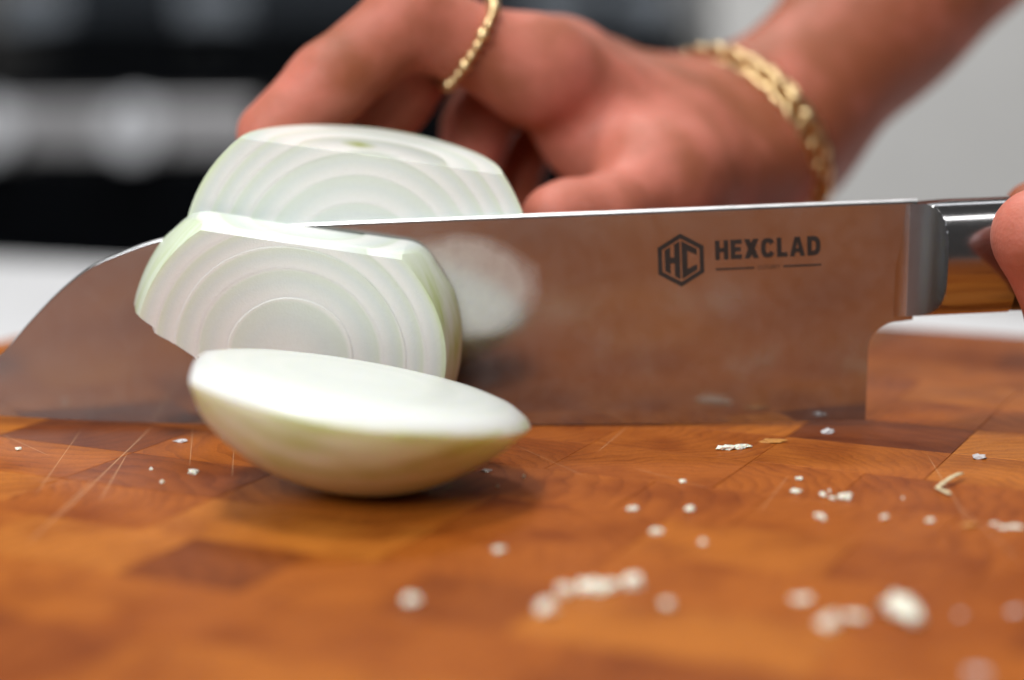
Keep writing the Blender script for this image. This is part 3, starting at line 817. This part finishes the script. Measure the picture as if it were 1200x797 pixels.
def build_hand(name, palm, fingers, kp=9.0, h=1.25, pinks=(), joints=()):
    """palm: capsules (a, b, ra, rb) in mm; fingers: chains [(point, radius), ...]; one continuous surface"""
    pts = [p for c in palm for p in c[:2]]+[p for ch in fingers for p, r in ch]
    lo = np.min(np.array(pts), 0)-38; hi = np.max(np.array(pts), 0)+38
    g = [np.arange(lo[q], hi[q], h, dtype=np.float32) for q in range(3)]
    X = np.meshgrid(*g, indexing='ij')
    D = None
    for (a, b, ra, rb_) in palm:
        d = capsule(X, a, b, ra, rb_); D = d if D is None else smin(D, d, kp)
    out = D
    for ch in fingers:
        d = None
        for (a, ra), (b, rb_) in zip(ch[:-1], ch[1:]):
            e = capsule(X, a, b, ra, rb_); d = e if d is None else smin(d, e, 3.0)
        out = smin(np.minimum(out, 1e3), smin(D, d, 7.0), 0.9)
    V_, Fq = surface_nets(out, lo, h)
    # relax a little so no voxel steps remain
    n_ = len(V_)
    e_ = np.concatenate([Fq[:, [0, 1]], Fq[:, [1, 2]], Fq[:, [2, 3]], Fq[:, [3, 0]]]); e_ = np.concatenate([e_, e_[:, ::-1]])
    deg = np.bincount(e_[:, 0], minlength=n_)[:, None]
    for lam in (0.5, -0.52, 0.5, -0.52, 0.5, -0.52, 0.4):
        sm_ = np.stack([np.bincount(e_[:, 0], weights=V_[e_[:, 1], q], minlength=n_) for q in range(3)], 1)/deg
        V_ = V_+lam*(sm_-V_)
    me_ = bpy.data.meshes.new(name)
    me_.from_pydata((V_*MM).tolist(), [], Fq.tolist()); me_.update()
    pk = np.zeros(n_, np.float32)
    for (c, r_, amt) in pinks: pk = np.maximum(pk, amt*np.clip(1-np.linalg.norm(V_-np.array(c), axis=1)/r_, 0, 1)**0.7)
    cr = np.zeros(n_, np.float32)
    for (c, ax, r_) in joints:   # skin folds across the joints
        ax = np.array(ax, float); ax /= np.linalg.norm(ax); rel = V_-np.array(c); al = rel@ax
        w = np.exp(-(al/4.0)**2)*(np.linalg.norm(rel, axis=1) < r_)
        cr -= (w*np.clip(np.cos(al*2.6)-0.5, 0, 1)).astype(np.float32)
    me_.attributes.new('pink', 'FLOAT', 'POINT').data.foreach_set('value', pk)
    me_.attributes.new('crease', 'FLOAT', 'POINT').data.foreach_set('value', cr)
    me_.materials.append(SKIN)
    o = link(name, me_, None, None, True)
    return o
def W3(px, py, y): p = P(px, py, y); return (p.x*1000, p.y*1000, p.z*1000)
def nail(hand, tip, base, out, w, l):
    """a curved nail plate on the finger's back: centre tip, pointing away from base, facing out (mm)"""
    t_ = (Vector(tip)-Vector(base)).normalized(); o_ = Vector(out); o_ = (o_-t_*o_.dot(t_)).normalized(); s_ = t_.cross(o_)
    vv, ff = [], []
    NU, NV = 12, 10
    for i in range(NU+1):
        for j in range(NV+1):
            a = (i/NU-.5)*2; b_ = (j/NV-.5)*2
            wx = w*(1-0.12*max(0, b_)**3)
            round_ = math.sqrt(max(0, 1-0.25*a*a)) if b_ > 0 else 1
            p = Vector(tip)+s_*(a*wx/2)+t_*(b_*l/2*round_)+o_*(-0.9*a*a*w/6-0.25*b_*b_)
            vv.append(p*MM)
    for i in range(NU):
        for j in range(NV): ff.append((i*(NV+1)+j, (i+1)*(NV+1)+j, (i+1)*(NV+1)+j+1, i*(NV+1)+j+1))
    m_ = pydata('fingernail', vv, ff)
    n_ = link('fingernail', m_, NAIL, hand, True)
    md = n_.modifiers.new('thick', 'SOLIDIFY'); md.thickness = 0.0005; md.offset = 0
    return n_

# guiding hand on the onion
I_M, I_P, I_D, I_T = W3(632, 84, 58), W3(478, 24, 48), W3(386, 98, 39), W3(318, 158, 33)
M_M, M_P, M_D, M_T = W3(655, 88, 78), W3(520, 38, 74), W3(462, 112, 58), W3(425, 172, 52)
R_M, R_P, R_D, R_T = W3(690, 105, 97), W3(590, 66, 97), W3(560, 150, 80), W3(545, 215, 69)
S_M, S_P, S_D, S_T = W3(730, 130, 114), W3(655, 95, 115), W3(612, 170, 98), W3(598, 236, 86)
WR = W3(893, 155, 108); WR2 = W3(905, 158, 125)
palm = [(I_M, W3(785, 160, 82), 10.6, 12.4), (W3(785, 160, 82), WR, 12.4, 19.5),
        (M_M, W3(800, 160, 100), 10.8, 12.8), (W3(800, 160, 100), WR2, 12.8, 18.3),
        (R_M, WR2, 10.2, 17.8), (S_M, WR2, 9.7, 16.8),
        (I_M, M_M, 9.7, 9.7), (M_M, R_M, 9.7, 9.7), (R_M, S_M, 9.2, 9.2),
        (WR, W3(1030, 16, 135), 18.8, 21), (WR2, W3(1034, 18, 153), 17.8, 20.5), (W3(1030, 16, 135), W3(1320, -255, 190), 21, 27), (W3(1034, 18, 153), W3(1326, -250, 210), 20.5, 26),
        (W3(885, 195, 94), W3(778, 216, 52), 14.5, 11.7), (W3(790, 170, 76), W3(772, 205, 54), 10.8, 10), (W3(700, 150, 68), W3(740, 205, 56), 9.5, 9.7), (W3(690, 165, 66), W3(790, 185, 72), 8.6, 11.2)]
thumb = [(W3(790, 216, 56), 11.6), (W3(772, 224, 50), 10.7), (W3(708, 253, 33), 8.8), (W3(666, 256, 28), 8.2), (W3(648, 257, 25), 7.2)]
fingers = [[(I_M, 10.2), (I_P, 9.6), (I_D, 9.0), (I_T, 7.7)], [(M_M, 10.2), (M_P, 9.6), (M_D, 8.8), (M_T, 7.5)],
           [(R_M, 9.8), (R_P, 9.2), (R_D, 8.4), (R_T, 7.2)], [(S_M, 9), (S_P, 8.0), (S_D, 7.4), (S_T, 6.4)], thumb]
def vsub(a, b): return tuple(x-y for x, y in zip(a, b))
hand = build_hand('hand', palm, fingers, pinks=[(I_T, 26, 0.9), (M_T, 30, .8), (W3(650, 243, 27), 24, 1.0), (R_T, 26, .7), (W3(690, 150, 56), 38, 0.8), (I_P, 24, .5)],
                  joints=[(I_D, vsub(I_T, I_P), 16), (I_P, vsub(I_D, I_M), 18), (W3(708, 238, 33), vsub(W3(650, 243, 27), W3(775, 216, 41)), 16)])
tag(hand, 'bent hand with ring and bracelet pressing fingers on the onion', 'hand', 'hands')
fd = Vector(I_T)-Vector(I_D)
fo = Vector((-0.60, -0.50, 0.60)); fo = (fo-fd.normalized()*fo.dot(fd.normalized())).normalized()
# gold ring on the index finger
ra = Vector(I_M)-Vector(I_P); rc = Vector(I_P)+ra*0.46
ring = link('finger_ring', torus_me('finger_ring', 10.6*MM, 0.85*MM, 64, 10), GOLD, None, True)
ring.location = rc*MM; ring.rotation_euler = (ra.normalized()+Vector((0.18, -0.1, -0.28))).to_track_quat('Z', 'Y').to_euler()
tag(ring, 'thin beaded gold ring on the index finger above the onion', 'ring')
bead = None
bmx = bmesh.new(); bmesh.ops.create_icosphere(bmx, subdivisions=2, radius=1.2*MM); bead_me = from_bm(bmx, 'bead')
for k in range(26):
    a = 2*math.pi*k/26
    b_ = link('bead', bead_me, GOLD, ring, True); b_.location = (11.0*MM*math.cos(a), 11.0*MM*math.sin(a), 0)
    s_ = 1.0 if k % 3 else 1.35; b_.scale = (s_, s_, s_)
# gold chain bracelet round the wrist
fa = (Vector(W3(1036, 22, 135))-Vector(WR)).normalized()
bc = (Vector(W3(868, 168, 112)))
br = empty('bracelet', bc*MM)
br.rotation_euler = (0, 0, 0)
tag(br, 'chunky gold chain bracelet around the wrist behind the blade', 'bracelet')
nrm = (fa+Vector((0.25, 0.05, 0.0))).normalized()
e2 = (Vector((0, 1, 0))-nrm*nrm.y).normalized(); e1_ = e2.cross(nrm).normalized()
link_me = torus_me('chain_link', 3.2*MM, 1.1*MM, 16, 8, 1.25, 0.9)
NL = 52
for k in range(NL):
    a = 2*math.pi*k/NL
    p = e1_*(24.6*math.cos(a))+e2*(31.0*math.sin(a))
    tg = (e1_*(-23.0*math.sin(a))+e2*(28.5*math.cos(a))).normalized(); rad_ = p.normalized()
    l_ = link('chain_link', link_me, GOLD, br, True)
    z_ = (nrm if k % 2 else rad_); y_ = z_.cross(tg).normalized(); z2 = tg.cross(y_).normalized()
    l_.matrix_local = Matrix.Translation(p*MM) @ Matrix((tg, y_, z2)).transposed().to_4x4()

# hand on the knife's handle (only the bent index finger reaches the picture)
hz = kaxis
iM, iP, iD, iT = (140, -24, 60), W3(1217, 276, -17), (111.5, -13.5, 24.5), (120, -1, 20)
iP = (iP[0], -17.5, iP[2])
def gripf(x, r): return [((x+6, -24, 56), r+.8), ((x-1, -22, 33), r+.3), ((x, -9, 17), r), ((x+1, 8, 17.5), r-.9)]
kpalm = [((140, -24, 58), (205, -20, 64), 9.5, 15), ((152, -25, 57), (208, -18, 56), 10, 15), ((166, -24, 53), (208, -14, 50), 10, 14), ((180, -22, 49), (212, -10, 46), 9.5, 14),
         ((140, -24, 58), (180, -22, 49), 9, 9), ((206, -16, 58), (300, 30, 110), 17, 22), ((210, -2, 54), (304, 46, 106), 16, 22), ((300, 30, 110), (360, 60, 140), 22, 27),
         ((200, -6, 62), (162, 4, 58), 12, 9.5)]
kf = [[(iM, 9.3), (iP, 8.7), (iD, 8.0), (iT, 7.2)], gripf(141, 8.3), gripf(159, 8), gripf(176, 7.3),
      [((172, 0, 60), 10), ((150, 14, 56), 9.5), ((128, 19, 46), 8.6), ((112, 18.5, 42), 7.5)]]
khand = build_hand('hand', kpalm, kf, pinks=[(iP, 22, .9), (iT, 20, .7)], joints=[(iP, (0.5, 0.1, -1), 15), ((iP[0]+4, iP[1], iP[2]+7), (-0.6, 0.1, 0.8), 14)])
tag(khand, 'hand gripping the knife handle with its index finger against the bolster', 'hand', 'hands')

# ------------------------------------------------------------------ crumbs
rc_ = random.Random(11)
def lump(name, lobes, sx, sy, sz, seed, mat):
    b = bmesh.new()
    for (lx_, ly_, s_) in lobes:
        t_ = bmesh.new(); bmesh.ops.create_icosphere(t_, subdivisions=2, radius=1)
        for v_ in t_.verts:
            d = v_.co.normalized()
            r_ = 1+0.7*mnoise.noise(d*1.5+Vector((seed, lx_*3, ly_)))+0.55*mnoise.noise(d*3.7+Vector((seed, 1, 2)))
            q = d*r_
            v_.co = Vector(((lx_+q.x*s_)*sx, (ly_+q.y*s_)*sy, max(-0.55, q.z)*s_*sz))
        m_ = from_bm(t_, 't'); b.from_mesh(m_); bpy.data.meshes.remove(m_)
    zmin = min(v_.co.z for v_ in b.verts)
    for v_ in b.verts: v_.co.z -= zmin
    me_ = from_bm(b, name)
    return link(name, me_, mat, None, False)
def crumb(px, py, w, hgt, label, mat=None, lobes=((0, 0, 1),), flat=0.7, name='onion_crumb', cat='crumb', group='onion crumbs scattered on the board'):
    g_ = ground(px, py); mmpx = (g_-Vector((0, -CAM_D, CAM_H))).length/FPX
    if py > 680: w *= 1.05; hgt *= 1.15
    sx = w/2*mmpx; sy = max(sx*0.55, hgt/2*mmpx*1.4); sz = max(0.00035, hgt/2*mmpx*flat)
    o = lump(name, lobes, sx, sy, sz, rc_.uniform(0, 90), mat or CRUMB)
    o.location = g_+Vector((0, 0, 0.00003)); o.rotation_euler.z = rc_.uniform(-0.5, 0.5)
    tag(o, label, cat, group); return o
TINY = 'tiny white onion crumb lying alone on the wooden board'
for (px, py, w, h_) in [(22, 527, 8, 6), (800, 565, 8, 6), (936, 562, 9, 6), (975, 585, 8, 5), (614, 560, 4, 3), (177, 551, 4, 3), (190, 566, 4, 3), (1037, 608, 9, 8), (962, 608, 8, 11),
                        (824, 637, 9, 8), (583, 571, 4, 3), (972, 577, 3, 2), (1058, 585, 3, 2)]:
    crumb(px, py, w, h_, TINY)
for (px, py, w, h_, lab) in [
        (225, 555, 14, 11, 'small squarish white crumb on the board by the knife scratches'),
        (741, 597, 15, 8, 'flattest of three loose crumbs between the crumb arc and the blade'),
        (808, 598, 14, 11, 'slanted squarish one of three loose crumbs between crumb arc and blade'),
        (769, 624, 19, 12, 'largest of three loose crumbs between the crumb arc and the blade'),
        (932, 577, 16, 9, 'oval white crumb in the short row leading to the lumpy crumb'),
        (964, 581, 10, 8, 'small squarish crumb just beside the lumpy crumb'),
        (1090, 611, 11, 8, 'two-lobed white crumb between the lumpy crumb and an orange fleck'),
        (1165, 615, 11, 7, 'small round crumb between the orange fleck and the flat elongated crumb'),
        (584, 646, 16, 13, 'lone white crumb between the onion end and the crumb arc'),
        (781, 710, 16, 14, 'small round crumb lying just outside the crumb arc'),
        (481, 706, 20, 18, 'lone round white crumb on bare board before the onion end')]:
    crumb(px, py, w, h_, lab, lobes=((0, 0, 0.8), (0.35, 0.2, 0.6)))
crumb(860, 526, 40, 13, 'long knobbly white onion crumb close to the blade edge', lobes=((-0.7, 0.1, 0.42), (-0.25, 0, 0.5), (0.25, -0.1, 0.45), (0.7, 0, 0.4)), flat=1.0)
crumb(990, 585, 17, 14, 'lumpy white crumb with a raised tip beside smaller crumbs', lobes=((-0.3, 0, 0.6), (0.3, 0.2, 0.65)), flat=0.9)
crumb(1186, 619, 30, 8, 'flat elongated pale crumb beside an orange peel fleck', lobes=((-0.5, 0, 0.5), (0.3, 0.1, 0.6)))
crumb(700, 692, 44, 26, 'largest lump in an arc of white onion crumbs', lobes=((-0.55, -0.2, 0.5), (0, 0, 0.62), (0.5, 0.15, 0.5)), flat=0.85)
crumb(742, 687, 22, 17, 'rounded white crumb just beside the largest lump of the arc', flat=0.85)
crumb(662, 696, 19, 18, 'white crumb between the largest lump and the end of the arc', flat=0.85)
crumb(639, 717, 19, 18, 'white crumb at the open end of the arc of crumbs', flat=0.85)
crumb(939, 704, 24, 14, 'oval pale crumb on the dark brown block', lobes=((-0.4, 0, 0.6), (0.4, 0, 0.6)))
crumb(972, 734, 22, 18, 'rounder of two touching pale crumbs on the dark block', flat=0.85)
crumb(1000, 724, 26, 14, 'flatter of two touching pale crumbs on the dark block', lobes=((-0.3, 0, 0.6), (0.4, 0, 0.6)))
crumb(1060, 722, 46, 40, 'biggest white onion chunk with a greenish tail on the board', lobes=((-0.3, 0.3, 0.75), (0.3, -0.3, 0.5), (0.6, -0.8, 0.4)), flat=0.8)
FAINT = 'faint translucent flat onion crumb on the bare board'
for (px, py, w, h_) in [(1190, 718, 14, 8), (1145, 790, 24, 12), (1125, 722, 9, 6), (212, 518, 14, 5), (570, 553, 12, 4)]:
    crumb(px, py, w, h_, FAINT, CRUMB_B, flat=0.35)
crumb(970, 507, 15, 8, 'glossy bluish grey onion bit below the blade heel', CRUMB_B)
crumb(1148, 537, 15, 9, 'glossy bluish grey onion bit beyond the bent peel sliver', CRUMB_B)
crumb(905, 518, 28, 6, 'orange brown peel fleck near the blade edge', CRUMB_O, flat=0.6, name='peel_fleck', cat='peel', group='peel flecks on the board')
crumb(1136, 617, 17, 8, 'orange brown peel fleck beside a row of pale crumbs', CRUMB_O, flat=0.6, name='peel_fleck', cat='peel', group='peel flecks on the board')
# bent sliver of dry peel
def sliver(pts, r):
    vv, ff = [], []
    N = 8
    for i, p in enumerate(pts):
        d = (pts[min(i+1, len(pts)-1)]-pts[max(i-1, 0)]).normalized(); s_ = d.cross(Vector((0, 0, 1))).normalized(); u_ = s_.cross(d)
        for k in range(N):
            a = 2*math.pi*k/N; rr__ = r*(0.75+0.35*mnoise.noise(p*900))*(0.5 if i in (0, len(pts)-1) else 1)
            vv.append(p+s_*(rr__*1.3*math.cos(a))+u_*(rr__*0.6*math.sin(a)))
    for i in range(len(pts)-1):
        for k in range(N): ff.append((i*N+k, i*N+(k+1) % N, (i+1)*N+(k+1) % N, (i+1)*N+k))
    ff.append(tuple(reversed(range(N)))); ff.append(tuple(range((len(pts)-1)*N, len(pts)*N)))
    return vv, ff
A_, B_, C_ = ground(1114, 582), ground(1098, 575), ground(1128, 562)
lift = Vector((0, 0, 0.0005))
pts = [A_.lerp(B_, q/5)+lift for q in range(6)]+[B_.lerp(C_, q/9)+lift+Vector((0, 0, 0.0009*math.sin(q/9*2.2))) for q in range(1, 10)]
org = B_
vv, ff = sliver([p-org for p in pts], 0.00048)
sl_ = link('peel_sliver', pydata('peel_sliver', vv, ff), CRUMB_S, None, True); sl_.location = org
tag(sl_, 'bent straw coloured sliver of dry onion peel on the board', 'peel')
